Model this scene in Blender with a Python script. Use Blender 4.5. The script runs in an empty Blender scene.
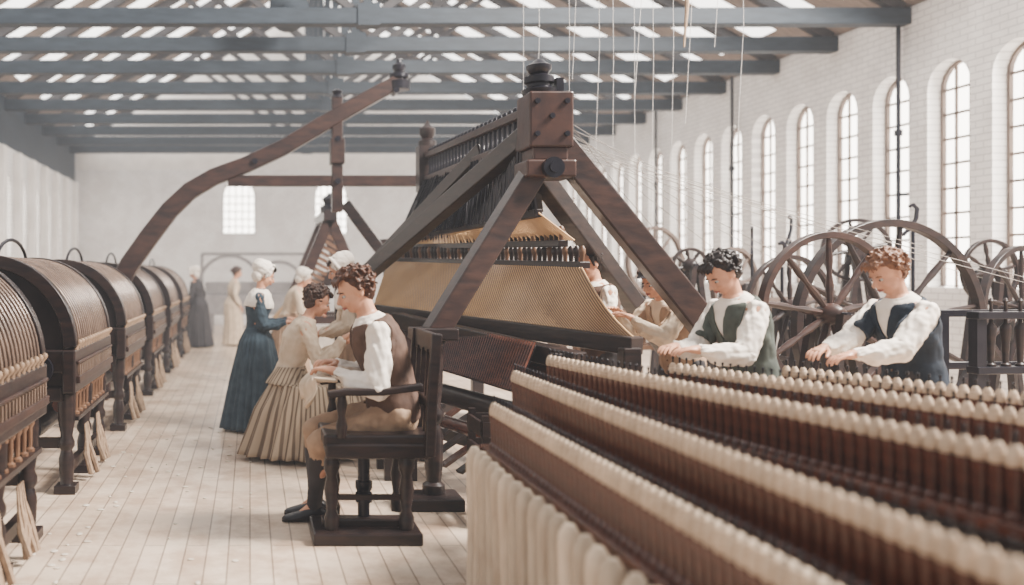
import bpy, bmesh, math, random
from mathutils import Vector, Matrix, noise
C=bpy.context.scene.collection
R=random.Random(7)
PI=math.pi
def V(*a): return Vector(a)
def P(px,py,d): return Vector(((px-250)/900*d, d, 1.55-(py-272)/900*d))
def rad(a): return math.radians(a)

# ------------------------------------------------------------ materials
def mat(name,c1,c2=None,rough=.6,metal=0,scale=6,stretch=(1,1,1),bump=.15,emit=0,spec=.3,rnd=0):
    m=bpy.data.materials.new(name); m.use_nodes=True
    nt=m.node_tree; N=nt.nodes; L=nt.links; b=N['Principled BSDF']
    c2=c2 or tuple(x*.7 for x in c1)
    tc=N.new('ShaderNodeTexCoord'); mp=N.new('ShaderNodeMapping'); mp.inputs['Scale'].default_value=stretch
    nz=N.new('ShaderNodeTexNoise'); nz.inputs['Scale'].default_value=scale; nz.inputs['Detail'].default_value=5
    cr=N.new('ShaderNodeValToRGB'); cr.color_ramp.elements[0].position=.3; cr.color_ramp.elements[1].position=.7
    cr.color_ramp.elements[0].color=(*c2,1); cr.color_ramp.elements[1].color=(*c1,1)
    L.new(tc.outputs['Object'],mp.inputs[0]); L.new(mp.outputs[0],nz.inputs['Vector']); L.new(nz.outputs['Fac'],cr.inputs[0])
    out=cr.outputs[0]
    if rnd:
        oi=N.new('ShaderNodeObjectInfo'); mr=N.new('ShaderNodeMapRange'); mr.inputs['To Min'].default_value=1-rnd; mr.inputs['To Max'].default_value=1.05
        hs=N.new('ShaderNodeHueSaturation'); L.new(oi.outputs['Random'],mr.inputs['Value']); L.new(mr.outputs[0],hs.inputs['Value']); L.new(out,hs.inputs['Color']); out=hs.outputs[0]
    L.new(out,b.inputs['Base Color'])
    b.inputs['Roughness'].default_value=rough; b.inputs['Metallic'].default_value=metal; b.inputs['Specular IOR Level'].default_value=spec
    if bump:
        bp=N.new('ShaderNodeBump'); bp.inputs['Strength'].default_value=bump; bp.inputs['Distance'].default_value=.02
        L.new(nz.outputs['Fac'],bp.inputs['Height']); L.new(bp.outputs[0],b.inputs['Normal'])
    if emit:
        b.inputs['Emission Color'].default_value=(*c1,1); b.inputs['Emission Strength'].default_value=emit
    return m
def brickmat(name,c1,c2,mortar,bw,rh,ms,mode,rough=.7,bump=.4,offset=.5,dirt=.3,dark=(.6,.55,.52),dscale=1.6):
    m=bpy.data.materials.new(name); m.use_nodes=True
    nt=m.node_tree; N=nt.nodes; L=nt.links; b=N['Principled BSDF']
    tc=N.new('ShaderNodeTexCoord'); sp=N.new('ShaderNodeSeparateXYZ'); cb=N.new('ShaderNodeCombineXYZ')
    L.new(tc.outputs['Object'],sp.inputs[0])
    a,c={'floor':('Y','X'),'side':('Y','Z'),'back':('X','Z')}[mode]
    L.new(sp.outputs[a],cb.inputs['X']); L.new(sp.outputs[c],cb.inputs['Y'])
    br=N.new('ShaderNodeTexBrick'); br.inputs['Scale'].default_value=1
    br.inputs['Brick Width'].default_value=bw; br.inputs['Row Height'].default_value=rh; br.inputs['Mortar Size'].default_value=ms
    br.inputs['Color1'].default_value=(*c1,1); br.inputs['Color2'].default_value=(*c2,1); br.inputs['Mortar'].default_value=(*mortar,1)
    br.offset=offset
    L.new(cb.outputs[0],br.inputs['Vector'])
    nz=N.new('ShaderNodeTexNoise'); nz.inputs['Scale'].default_value=dscale; nz.inputs['Detail'].default_value=9; nz.inputs['Roughness'].default_value=.7
    L.new(tc.outputs['Object'],nz.inputs['Vector'])
    mx=N.new('ShaderNodeMix'); mx.data_type='RGBA'; mx.blend_type='MULTIPLY'; mx.inputs['Factor'].default_value=dirt
    cr=N.new('ShaderNodeValToRGB'); cr.color_ramp.elements[0].position=.40; cr.color_ramp.elements[0].color=(*dark,1); cr.color_ramp.elements[1].position=.57
    L.new(nz.outputs['Fac'],cr.inputs[0]); L.new(br.outputs['Color'],mx.inputs['A']); L.new(cr.outputs[0],mx.inputs['B'])
    L.new(mx.outputs['Result'],b.inputs['Base Color'])
    bp=N.new('ShaderNodeBump'); bp.inputs['Strength'].default_value=bump; bp.inputs['Distance'].default_value=.01; bp.invert=True
    L.new(br.outputs['Fac'],bp.inputs['Height']); L.new(bp.outputs[0],b.inputs['Normal'])
    b.inputs['Roughness'].default_value=rough; b.inputs['Specular IOR Level'].default_value=.35
    return m
M={}
M['floor']=brickmat('floor planks',(.68,.55,.43),(.57,.44,.335),(.31,.235,.18),1.7,.12,.005,'floor',.34,.4,.37,.7,(.56,.46,.39),2.4)
M['bside']=brickmat('white painted brick',(.88,.86,.84),(.83,.81,.79),(.62,.60,.59),.24,.085,.009,'side',dirt=.4,dark=(.66,.64,.64))
M['bback']=brickmat('white painted brick back',(.88,.86,.85),(.84,.82,.81),(.73,.71,.70),.24,.085,.008,'back')
M['plaster']=mat('plaster',(.88,.84,.80),(.78,.74,.70),.8,scale=3,bump=.05)
M['roof']=mat('roof boards',(.30,.24,.21),(.17,.14,.125),.7,scale=5,stretch=(1,6,1))
M['truss']=mat('truss grey timber',(.028,.039,.053),(.016,.023,.032),.6,scale=4,stretch=(1,4,4))
M['rafter']=mat('rafter timber',(.055,.051,.054),(.032,.030,.033),.6,scale=4)
M['glass']=mat('bright window glass',(1,.95,.86),(1,.90,.78),.4,scale=1.2,bump=0,emit=9)
M['sky']=mat('skylight glass',(1,.98,.95),(1,.97,.93),.4,scale=1,bump=0,emit=4.5)
M['wframe']=mat('window bars',(.20,.145,.115),(.13,.095,.08),.6)
M['dark']=mat('dark oak',(.022,.012,.010),(.007,.005,.006),.34,scale=7,stretch=(1,1,4))
M['beam']=mat('umber timber',(.040,.019,.014),(.013,.007,.007),.36,scale=6,stretch=(1,1,3))
M['iron']=mat('dark iron',(.012,.011,.016),(.005,.005,.009),.28,.3,scale=9)
M['head']=mat('loom head timber',(.045,.019,.013),(.020,.009,.008),.34,scale=8)
M['brown']=mat('red brown wood',(.090,.028,.016),(.040,.013,.009),.26,scale=9,stretch=(1,1,3),spec=.5)
M['mid']=mat('mid brown wood',(.15,.078,.043),(.08,.04,.024),.4,scale=8)
M['pale']=mat('pale wood',(.30,.20,.13),(.17,.11,.07),.4,scale=8)
M['slat']=mat('drum slats',(.014,.010,.010),(.005,.004,.005),.36,scale=5,stretch=(1,3,1),spec=.2)
M['rib']=mat('drum ribs',(.19,.125,.09),(.085,.055,.042),.24,.15,scale=6,spec=.6)
M['yarn']=mat('cream yarn',(.60,.46,.33),(.44,.32,.22),.6,scale=30,stretch=(1,1,6),bump=.3,rnd=.2)
M['roll']=mat('cotton roll',(.66,.54,.41),(.46,.35,.25),.8,scale=16,stretch=(1,1,.3),bump=.5,rnd=.35)
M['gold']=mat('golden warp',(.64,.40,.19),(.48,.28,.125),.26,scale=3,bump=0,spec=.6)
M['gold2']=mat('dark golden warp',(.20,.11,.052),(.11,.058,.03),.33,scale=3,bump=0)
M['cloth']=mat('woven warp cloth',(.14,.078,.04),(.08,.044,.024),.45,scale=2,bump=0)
M['rope']=mat('hemp',(.34,.24,.16),(.2,.135,.09),.9,scale=30,bump=.3)
M['string']=mat('white string',(.55,.52,.50),(.44,.42,.40),.8,bump=0)
M['fan']=mat('grey string',(.30,.27,.25),(.22,.20,.18),.8,bump=0)
M['haze']=mat('grey with haze in colour',(.28,.26,.26),(.18,.168,.168),.7)  # far machines: haze of distance put into a paler grey
M['hazeb']=mat('brown wood with haze in colour',(.12,.085,.068),(.07,.048,.04),.7)  # far wood, paled in its colour to stand for haze
M['skin']=mat('skin',(.60,.31,.19),(.47,.22,.135),.42,scale=9,bump=.03)
M['eyew']=mat('eye white',(.55,.5,.45),None,.3,bump=0)
M['eyed']=mat('iris',(.02,.013,.012),None,.3,bump=0)
M['lip']=mat('lips',(.33,.09,.07),None,.5,bump=0)
M['hairb']=mat('brown hair',(.060,.026,.015),(.018,.009,.007),.5,scale=40,bump=.6)
M['hairr']=mat('auburn hair',(.10,.037,.018),(.03,.013,.008),.5,scale=40,bump=.6)
M['hairg']=mat('ginger brown hair',(.20,.085,.038),(.09,.036,.018),.5,scale=40,bump=.6)
M['haird']=mat('dark hair',(.018,.010,.009),(.006,.004,.004),.45,scale=40,bump=.6)
M['white']=mat('white linen',(.82,.75,.67),(.68,.60,.52),.85,scale=9,bump=.3)
M['cream']=mat('cream linen',(.60,.48,.36),(.45,.35,.25),.85,scale=9,bump=.3)
M['blue']=mat('slate blue wool',(.045,.070,.092),(.022,.037,.052),.85,scale=9,bump=.25)
M['green']=mat('grey green waistcoat',(.070,.083,.070),(.038,.046,.040),.8,scale=12,bump=.25)
M['navy']=mat('navy waistcoat',(.012,.021,.036),(.006,.011,.019),.8,scale=12,bump=.25)
M['vbrown']=mat('brown waistcoat',(.095,.052,.036),(.05,.028,.02),.8,scale=12,bump=.25)
M['tan']=mat('tan cloth',(.36,.24,.155),(.24,.155,.10),.85,scale=12,bump=.25)
M['black']=mat('black leather',(.011,.009,.011),(.006,.005,.007),.35,bump=.1)
M['charcoal']=mat('charcoal cloth',(.04,.035,.038),(.022,.02,.022),.8)
M['lint']=mat('cotton lint',(.66,.58,.49),(.52,.45,.37),.95,scale=30)
def stripes(name,c1,c2,n):
    m=mat(name,c1,c2,.85,bump=.1); nt=m.node_tree; N=nt.nodes; L=nt.links; b=N['Principled BSDF']
    tc=N.new('ShaderNodeTexCoord'); mp=N.new('ShaderNodeMapping'); mp.inputs['Location'].default_value=(0,-.18,0); gr=N.new('ShaderNodeTexGradient'); gr.gradient_type='RADIAL'
    mu=N.new('ShaderNodeMath'); mu.operation='MULTIPLY'; mu.inputs[1].default_value=n*2*PI
    si=N.new('ShaderNodeMath'); si.operation='SINE'; cr=N.new('ShaderNodeValToRGB')
    cr.color_ramp.elements[0].position=.0; cr.color_ramp.elements[0].color=(*c1,1); cr.color_ramp.elements[1].position=.7; cr.color_ramp.elements[1].color=(*c2,1)
    L.new(tc.outputs['Object'],mp.inputs[0]); L.new(mp.outputs[0],gr.inputs[0]); L.new(gr.outputs['Fac'],mu.inputs[0]); L.new(mu.outputs[0],si.inputs[0]); L.new(si.outputs[0],cr.inputs[0]); L.new(cr.outputs[0],b.inputs['Base Color'])
    return m
M['striped']=stripes('striped cotton',(.38,.29,.20),(.13,.09,.06),60)

# ------------------------------------------------------------ mesh builder
OFF={}
def tag(o,label,cat,group=None,kind=None):
    if label: o['label']=label
    if cat: o['category']=cat
    if group: o['group']=group
    if kind: o['kind']=kind
    return o
def thing(name,label,cat,loc=(0,0,0),rz=0,group=None,world=False):
    o=bpy.data.objects.new(name,None); C.objects.link(o); o.location=loc; o.rotation_euler=(0,0,rz); o.empty_display_size=.1
    tag(o,label,cat,group)
    if world: OFF[o.name]=Vector(loc)
    return o
def frame(d,up=V(0,0,1)):
    d=d.normalized()
    if abs(d.dot(up))>.98: up=V(0,1,0)
    x=d.cross(up).normalized(); y=x.cross(d).normalized()
    return x,y,d
class MB:
    def __init__(s): s.bm=bmesh.new()
    def box(s,c,size,M4=None):
        mt=Matrix.Translation(Vector(c))@(M4 or Matrix())@Matrix.Diagonal((*size,1))
        bmesh.ops.create_cube(s.bm,size=1,matrix=mt); return s
    def beam(s,p,q,w,h,up=V(0,0,1)):
        p=Vector(p);q=Vector(q); x,y,z=frame(q-p,up)
        mt=Matrix((x,y,z)).transposed().to_4x4(); mt.translation=(p+q)/2
        bmesh.ops.create_cube(s.bm,size=1,matrix=mt@Matrix.Diagonal((w,h,(q-p).length,1))); return s
    def rings(s,rs,cap=True,closed=False):
        vs=[[s.bm.verts.new(v) for v in r] for r in rs]; n=len(rs[0])
        pairs=list(zip(vs[:-1],vs[1:]))
        if closed: pairs.append((vs[-1],vs[0]))
        for a,b in pairs:
            for i in range(n):
                j=(i+1)%n; s.bm.faces.new((a[i],a[j],b[j],b[i]))
        if cap and not closed:
            s.bm.faces.new(vs[0][::-1]); s.bm.faces.new(vs[-1])
        return s
    def grid(s,rows):
        g=[[s.bm.verts.new(v) for v in r] for r in rows]
        for a,c in zip(g[:-1],g[1:]):
            for j in range(len(a)-1): s.bm.faces.new((a[j],a[j+1],c[j+1],c[j]))
        return s
    def cyl(s,p,q,r1,r2=None,seg=14):
        p=Vector(p);q=Vector(q); r2=r1 if r2 is None else r2; x,y,z=frame(q-p)
        return s.rings([[c+(x*math.cos(a)+y*math.sin(a))*r for a in [2*PI*i/seg for i in range(seg)]] for c,r in((p,r1),(q,r2))])
    def tube(s,pts,r,seg=8,closed=False):
        pts=[Vector(p) for p in pts]; n=len(pts); rs=r if isinstance(r,(list,tuple)) else [r]*n
        out=[]; x=None
        for i,p in enumerate(pts):
            d=(pts[(i+1)%n]-pts[i-1]) if closed else (pts[min(i+1,n-1)]-pts[max(i-1,0)])
            d.normalize()
            if x is None: x=frame(d)[0]
            x=(x-d*x.dot(d)).normalized(); y=x.cross(d)
            out.append([p+(x*math.cos(a)-y*math.sin(a))*rs[i] for a in [2*PI*k/seg for k in range(seg)]])
        return s.rings(out,closed=closed)
    def sweep(s,pts,w,h,side=V(0,1,0),closed=False):
        pts=[Vector(p) for p in pts]; n=len(pts); out=[]
        ws=w if isinstance(w,(list,tuple)) else [w]*n; hs=h if isinstance(h,(list,tuple)) else [h]*n
        for i,p in enumerate(pts):
            d=((pts[(i+1)%n]-pts[i-1]) if closed else (pts[min(i+1,n-1)]-pts[max(i-1,0)])).normalized()
            sd=(side-d*side.dot(d)).normalized(); u=sd.cross(d)
            a,b=ws[i]/2,hs[i]/2
            out.append([p+sd*a+u*b,p-sd*a+u*b,p-sd*a-u*b,p+sd*a-u*b])
        return s.rings(out,closed=closed)
    def sph(s,c,r,seg=14,M4=None):
        r=(r,r,r) if not isinstance(r,(tuple,list)) else r
        mt=Matrix.Translation(Vector(c))@(M4 or Matrix())@Matrix.Diagonal((*r,1))
        bmesh.ops.create_uvsphere(s.bm,u_segments=seg,v_segments=max(6,seg//2+1),radius=1,matrix=mt); return s
    def lathe(s,prof,loc=(0,0,0),seg=14,axis=V(0,0,1)):
        x,y,z=frame(axis); loc=Vector(loc)
        return s.rings([[loc+z*h+(x*math.cos(a)+y*math.sin(a))*max(r,.0005) for a in [2*PI*i/seg for i in range(seg)]] for r,h in prof])
    def rc(s,p,q,r1,r2,seg=14):
        s.cyl(p,q,r1,r2,seg); s.sph(p,r1,seg); s.sph(q,r2,seg); return s
    def ob(s,name,m,parent=None,smooth=True,bevel=0,mods=None,label=None):
        bmesh.ops.recalc_face_normals(s.bm,faces=s.bm.faces)
        me=bpy.data.meshes.new(name); s.bm.to_mesh(me); s.bm.free()
        return meshob(name,me,m,parent,smooth,bevel,label)
def meshob(name,me,m,parent=None,smooth=True,bevel=0,label=None):
    me.materials.clear(); me.materials.append(M[m] if isinstance(m,str) else m)
    if smooth:
        me.shade_smooth(); me.set_sharp_from_angle(angle=rad(42))
    o=bpy.data.objects.new(name,me); C.objects.link(o)
    if parent:
        o.parent=parent; off=OFF.get(parent.name)
        if off is not None: me.transform(Matrix.Translation(-off)); OFF[o.name]=off
    if bevel:
        b=o.modifiers.new('b','BEVEL'); b.width=bevel; b.segments=2; b.limit_method='ANGLE'; b.angle_limit=rad(50)
    if label: o['label']=label
    return o
def kids(o): return [c for c in C.objects if c.parent==o]
def dup(root,loc,rz=None,label=None,ch=None,scale=None):
    r=root.copy(); C.objects.link(r); r.location=loc
    if rz is not None: r.rotation_euler=(0,0,rz)
    if scale: r.scale=(scale,)*3
    if label: r['label']=label
    for c0,gs in ch:
        c=c0.copy(); C.objects.link(c); c.parent=r
        for g0 in gs:
            g=g0.copy(); C.objects.link(g); g.parent=c
    return r
def tree(root): return [(c,kids(c)) for c in kids(root)]

# ------------------------------------------------------------ people
def bake(bm,voxel,it=3,fac=.5):
    me=bpy.data.meshes.new('tmp'); bmesh.ops.recalc_face_normals(bm,faces=bm.faces); bm.to_mesh(me); bm.free()
    o=bpy.data.objects.new('tmp',me); C.objects.link(o)
    r=o.modifiers.new('r','REMESH'); r.mode='VOXEL'; r.voxel_size=voxel; r.use_smooth_shade=True
    if it: sm=o.modifiers.new('s','SMOOTH'); sm.factor=fac; sm.iterations=it
    dg=bpy.context.evaluated_depsgraph_get(); dg.update()
    out=bpy.data.meshes.new_from_object(o.evaluated_get(dg))
    bpy.data.objects.remove(o); bpy.data.meshes.remove(me)
    return out
def wrinkle(me,amp,sx=10,sz=10,arms=None):
    ns=[v.normal.copy() for v in me.vertices]
    for v,n in zip(me.vertices,ns):
        c=v.co; k=noise.noise(Vector((c.x*sx+c.z*2,c.y*sx-c.z*3,c.z*sz)))+.5*noise.noise(Vector((c.x*sx*2.2,c.y*sx*2.2,c.z*sz*2)))
        e_=0
        if arms:
            for a,e,w,s in arms:
                d1=segdist(c,a,e); d2=segdist(c,e,w)
                if min(d1,d2)<.10:   # long drag folds that run along the sleeve and twist round it
                    p_,q_=(a,e) if d1<d2 else (e,w); ax=(q_-p_).normalized(); L_=(c-p_).dot(ax); r_=c-p_-ax*L_
                    th=math.atan2(r_.dot(ax.cross(V(0,0,1))),r_.z)
                    e_=.0095*noise.noise(V(L_*11+th*.9,th*1.7+L_*6,3.1))+.0060*noise.noise(V(L_*30,th*2.2,7.7))
                    break
        v.co+=n*(k*amp+e_)
def segdist(c,a,b):
    d=b-a; k=max(0,min(1,(c-a).dot(d)/d.length_squared)); return (c-a-d*k).length
def ik(a,b,l1,l2,hint):
    d=b-a; L=d.length; mx=(l1+l2)*.985
    if L>mx: b=a+d*(mx/L); d=b-a; L=mx
    L=max(L,abs(l1-l2)+.02); dn=d.normalized()
    x=(l1*l1-l2*l2+L*L)/(2*L); h=math.sqrt(max(l1*l1-x*x,0))
    pp=hint-dn*hint.dot(dn); pp.normalize()
    return a+dn*x+pp*h,b
TM=[(-.12,.13,.10),(-.05,.165,.125),(.04,.155,.12),(.14,.138,.105),(.24,.145,.11),(.34,.165,.12),(.42,.172,.112),(.47,.145,.095),(.505,.085,.07),(.53,.056,.056)]
TF=[(-.12,.14,.11),(-.05,.178,.135),(.04,.15,.115),(.13,.118,.092),(.22,.128,.10),(.32,.148,.128),(.40,.155,.108),(.46,.13,.088),(.50,.075,.062),(.53,.047,.048)]
def person(label,loc,rz,sc=1.,sex='m',pz=.93,lean=0,curve=0,hands=None,feet=None,head=(10,0),neckf=10,top='white',vest=None,bottom='tan',hair='short',hairm='hairb',skirt=None,kerchief=False,near=True,cap=None,curl=22,hint=None,voxel=None):
    loc=Vector(loc); root=thing('person',label,'person',loc,rz); root.scale=(sc,)*3
    Ri=Matrix.Rotation(-rz,3,'Z')
    W=lambda w:(Ri@(Vector(w)-loc))/sc
    T=TM if sex=='m' else TF
    vx=voxel or (.0075 if near else .014)
    p=V(0,0,pz); a0=rad(lean); a1=rad(lean+curve)
    s0=V(0,math.sin(a0),math.cos(a0)); f0=V(0,math.cos(a0),-math.sin(a0)); s1=V(0,math.sin(a1),math.cos(a1)); f1=V(0,math.cos(a1),-math.sin(a1))
    def S(t): return p+s0*min(t,.2)+s1*max(t-.2,0)
    def F(t): k=min(max((t-.1)/.2,0),1); return (f0*(1-k)+f1*k).normalized()
    def ring(t,rx,ry,off=0,n=28): 
        c=S(t); f=F(t); return [c+V(1,0,0)*(rx+off)*math.sin(u)+f*(ry+off)*math.cos(u) for u in [2*PI*i/n for i in range(n)]]
    def interp(t):
        for (t0,a,b),(t1,c,d) in zip(T[:-1],T[1:]):
            if t<=t1: k=max(0,(t-t0)/(t1-t0)); return a+(c-a)*k,b+(d-b)*k
        return T[-1][1:]
    an=rad(lean+curve+neckf); nd=V(0,math.sin(an),math.cos(an))
    H=S(.5)+nd*.168
    MH=Matrix.Translation(H)@Matrix.Rotation(rad(head[1]),4,'Z')@Matrix.Rotation(-rad(head[0]),4,'X')
    sh=.178 if sex=='m' else .155
    hx=.095
    ARM=[];LEG=[]
    for i,s in enumerate((1,-1)):
        a=S(.435)+V(s*sh,0,0)
        tg=W(hands[i]) if hands else a+V(s*.06,.1,-.5)
        e,w=ik(a,tg,.29,.255,hint or V(s*.45,-.35,-1)); ARM.append((a,e,w,s))
        h=p+V(s*hx,0,-.03)
        ft=W(feet[i]) if feet else V(s*.11,-.02,.085)
        k,an_=ik(h,ft,.43,.43,V(s*.12,1,.25)); LEG.append((h,k,an_,s))
    b=MB()
    b.rings([ring(t,rx,ry) for t,rx,ry in T])
    b.rc(S(.47),H+MH.to_3x3()@V(0,-.02,-.05),.056 if sex=='m' else .047,.05 if sex=='m' else .044)
    def hs(c,r,seg=16): b.sph(MH@Vector(c),r,seg,MH.to_3x3().to_4x4())
    fw=1 if sex=='m' else .94
    hs((0,-.014,.03),(.076*fw,.094,.086),20); hs((0,.022,-.028),(.060*fw,.066,.083),20); hs((0,.042,-.082),(.034*fw,.034,.026)); hs((0,.02,-.07),(.05*fw,.05,.035))
    hs((0,.088,-.045),(.02,.01,.02)); hs((.03,.06,-.03),(.024,.025,.022)); hs((-.03,.06,-.03),(.024,.025,.022))
    b.rc(MH@V(0,.082,.012),MH@V(0,.108,-.024),.009,.013,10); b.rc(MH@V(-.032,.066,.024),MH@V(.032,.066,.024),.013,.013,10)
    for s in(1,-1): hs((s*.072*fw,-.008,-.008),(.011,.02,.03))
    for a,e,w,s in ARM:
        b.rc(a,e,.050,.038); b.rc(e,w,.038,.026); b.rc(S(.44)+V(s*.08,0,0),a,.056,.05)
    FG=[]
    for a,e,w,s in ARM:
        f=(w-e).normalized(); f=(f+V(0,.15,-.1)).normalized()
        side=f.cross(V(0,0,1)); side=side.normalized() if side.length>.2 else V(1,0,0)
        nrm=side.cross(f).normalized()
        dn=-nrm; ts=-s
        if side.x<0: side=-side
        mt=Matrix((side,f,nrm)).transposed().to_4x4(); mt.translation=w+f*.048
        b.sph((0,0,0),(.038,.05,.017),14,mt); b.rc(w,w+f*.03,.026,.024,10)
        FG.append((w,f,side,dn,ts))
    for h,k,an2,s in LEG:
        b.rc(h,k,.088,.056); b.rc(k,an2,.055,.036); b.sph(k.lerp(an2,.3)+V(0,-.012,0),(.052,.052,.09),12)
        b.rc(an2,an2+V(0,.10,-.062),.034,.018,10)
    me=bake(b.bm,vx,3,.5)
    g=MB(); g.bm.from_mesh(me); bpy.data.meshes.remove(me)
    for w,f,side,dn,ts in FG:
        for j,(o_,ln) in enumerate(zip((-.029,-.0095,.0105,.030),(.058,.074,.079,.068) if ts>0 else (.068,.079,.074,.058))):
            q=w+f*.072+side*o_; d=(f+side*o_*3.5).normalized(); pts=[q-d*.01]; ang=rad(curl*.5)
            for k in range(3):
                dd=(d*math.cos(ang)+dn*math.sin(ang)); q=q+dd*ln*(.45,.32,.26)[k]; pts.append(q.copy()); ang+=rad(curl)
            g.tube(pts,[.0098,.0095,.0085,.0065],8); g.sph(pts[-1],.0067,8)
        q=w+f*.028+side*ts*.026; d1=(f*.6+side*ts*.75+dn*.25).normalized(); d2=(f*.9+side*ts*.25+dn*.3).normalized()
        g.tube([q,q+d1*.034,q+d1*.034+d2*.03,q+d1*.034+d2*.052],[.014,.0115,.0095,.0075],8); g.sph(q+d1*.034+d2*.052,.0075,8)
    body=g.ob('body','skin',root)
    body.data.shade_smooth()
    for s in(1,-1):
        MB().sph(MH@V(s*.030,.0725,.0),(.0125,.010,.0075),12,MH.to_3x3().to_4x4()).ob('eye','eyew',body)
        MB().sph(MH@V(s*.0295,.080,-.001),(.0065,.005,.0065),10,MH.to_3x3().to_4x4()).ob('iris','eyed',body)
        MB().tube([MH@V(s*.014,.085,.019),MH@V(s*.03,.084,.025),MH@V(s*.048,.071,.020)],[.003,.0045,.0022],6).ob('eyebrow',hairm,body)
    MB().tube([MH@V(-.023,.083,-.062),MH@V(-.008,.096,-.058),MH@V(.008,.096,-.058),MH@V(.023,.083,-.062)],[.002,.0045,.0045,.002],6).tube([MH@V(-.02,.083,-.064),MH@V(0,.095,-.067),MH@V(.02,.083,-.064)],[.002,.005,.002],6).ob('mouth','lip',body)
    rr=random.Random(len(label)*7+3)
    hb=MB(); M3=MH.to_3x3().to_4x4()
    hb.sph(MH@V(0,-.030,.044),(.083*fw,.094,.086),18,M3); hb.sph(MH@V(0,-.055,-.01),(.068,.055,.080),14,M3)
    if hair=='curly':
        for i in range(300):
            u=rr.uniform(0,2*PI); z=rr.uniform(-.80,1); q=math.sqrt(1-z*z); d=V(q*math.cos(u),q*math.sin(u),z)
            if d.y>.22 and z<.50: continue
            if d.y>-.15 and z<-.25: continue
            f_=rr.uniform(.93,1.17)
            c0=V(d.x*.086*fw*f_,-.022+d.y*.100*f_,.033+d.z*.090*f_); tv=V(rr.uniform(-1,1),rr.uniform(-1,1),rr.uniform(-1,1)).normalized()*.017
            hb.tube([MH@(c0-tv),MH@(c0+d*.007),MH@(c0+tv)],[.004,rr.uniform(.007,.012),.003],6)
        for k in range(9):
            x=-.05+.0125*k; hb.tube([MH@V(x,.05,.10),MH@V(x*1.05,.078,.088),MH@V(x*1.1+rr.uniform(-.012,.012),.086,.058+rr.uniform(-.010,.012))],[.012,.010,.003],6)
    else:
        for s in(1,-1): hb.rc(MH@V(s*.070*fw,.02,.05),MH@V(s*.074*fw,.012,-.012),.016,.009,8)
        for k in range(11):
            x=-.055+.011*k; hb.tube([MH@V(x+.02,.02,.118),MH@V(x+.008,.066,.098),MH@V(x-.006,.080,.072+rr.uniform(-.006,.012))],[.010,.013,.004],6)
        for i in range(240):
            u=rr.uniform(0,2*PI); z=rr.uniform(-.45,1); q=math.sqrt(1-z*z); d=V(q*math.cos(u),q*math.sin(u),z)
            if d.y>.3 and z<.5: continue
            c0=V(d.x*.085*fw,-.026+d.y*.097,.042+d.z*.088)*rr.uniform(.97,1.08); tv=V(-d.x*.3,-.6,-.8+.5*z).normalized(); tv=(tv-d*tv.dot(d)).normalized()*.024
            hb.tube([MH@(c0-tv),MH@(c0+d*.004),MH@(c0+tv)],[.003,.008,.003],5)
        if hair=='bun': hb.sph(MH@V(0,-.12,.03),.048,12)
    hm=bake(hb.bm,.0048 if near else .014,1,.2)
    meshob('hair',hm,hairm,root)
    if cap=='bonnet':
        c=MB(); c.sph(MH@V(0,-.040,.050),(.102,.108,.102),18,M3); c.sph(MH@V(0,-.095,.060),(.088,.080,.085),14,M3); c.sph(MH@V(0,-.075,-.03),(.080,.065,.080),14,M3)
        pts=[MH@V(math.sin(u)*.108,.035-.045*(1-math.cos(u))*.5,.03+math.cos(u)*.103) for u in [rad(-130+260*i/24) for i in range(25)]]
        c.tube(pts,[.014+.003*math.sin(i*2.6) for i in range(25)],8)
        m_=bake(c.bm,.007,4); wrinkle(m_,.006,17,30); meshob('bonnet',m_,'white',root)
    elif cap=='flat':
        c=MB(); c.sph(MH@V(0,-.025,.085),(.108,.120,.055),18,M3); c.sph(MH@V(0,.078,.075),(.065,.05,.010),12,M3)
        m_=bake(c.bm,.008,2); meshob('cap',m_,'charcoal',root)
    b=MB(); t0=-.06 if not skirt else .05
    ts=[t0]+[t for t,_,_ in T if t>t0+.02 and t<.515]
    b.rings([ring(t,*interp(t),.012) for t in ts])
    puff=1 if sex=='m' else .88
    for a,e,w,s in ARM:
        end=e.lerp(w,.90)
        b.rc(S(.43)+V(s*.09,0,-.005),a,.060,.058*puff)
        b.rc(a,a.lerp(e,.55),.058*puff,.066*puff); b.rc(a.lerp(e,.55),e,.066*puff,.066*puff); m_=e.lerp(end,.62)+V(0,0,-.016); b.rc(e,m_,.064*puff,.062*puff); b.rc(m_,end,.056*puff,.034)
        b.cyl(end,end+(w-e).normalized()*.022,.034,.033)
    b.tube([S(.50)+V(.064*math.sin(u),0,0)+f1*.062*math.cos(u)+s1*.010 for u in [2*PI*i/16 for i in range(16)]],.015,8,closed=True)
    m_=bake(b.bm,.0075 if near else .016,2); wrinkle(m_,.010,12,9,ARM if near else None); m_.update()
    if vest:   # the waistcoat is cut from the shirt surface and lies just outside it
        v=MB(); v.bm.from_mesh(m_); bm=v.bm; bm.faces.ensure_lookup_table(); kill=[]
        for f in bm.faces:
            c=f.calc_center_median(); r=c-p; t=r.dot(s0)
            if t>.2: t=.2+(r-s0*.2).dot(s1)
            fr=(c-S(t)).dot(F(t))
            bad=t>.486 or (fr>0 and t>.27 and abs(c.x)<(t-.27)*.26) or (fr>0 and t<-.02 and abs(c.x)<(-.02-t)*.5)
            if not bad:
                for a,e,w,s in ARM:
                    o_=V(s*.028,0,0)
                    if segdist(c,a+o_,e+o_)<.080 or segdist(c,e,w)<.082 or c.x*s>.172: bad=True; break
            if bad: kill.append(f)
        bmesh.ops.delete(bm,geom=kill,context='FACES')
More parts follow.
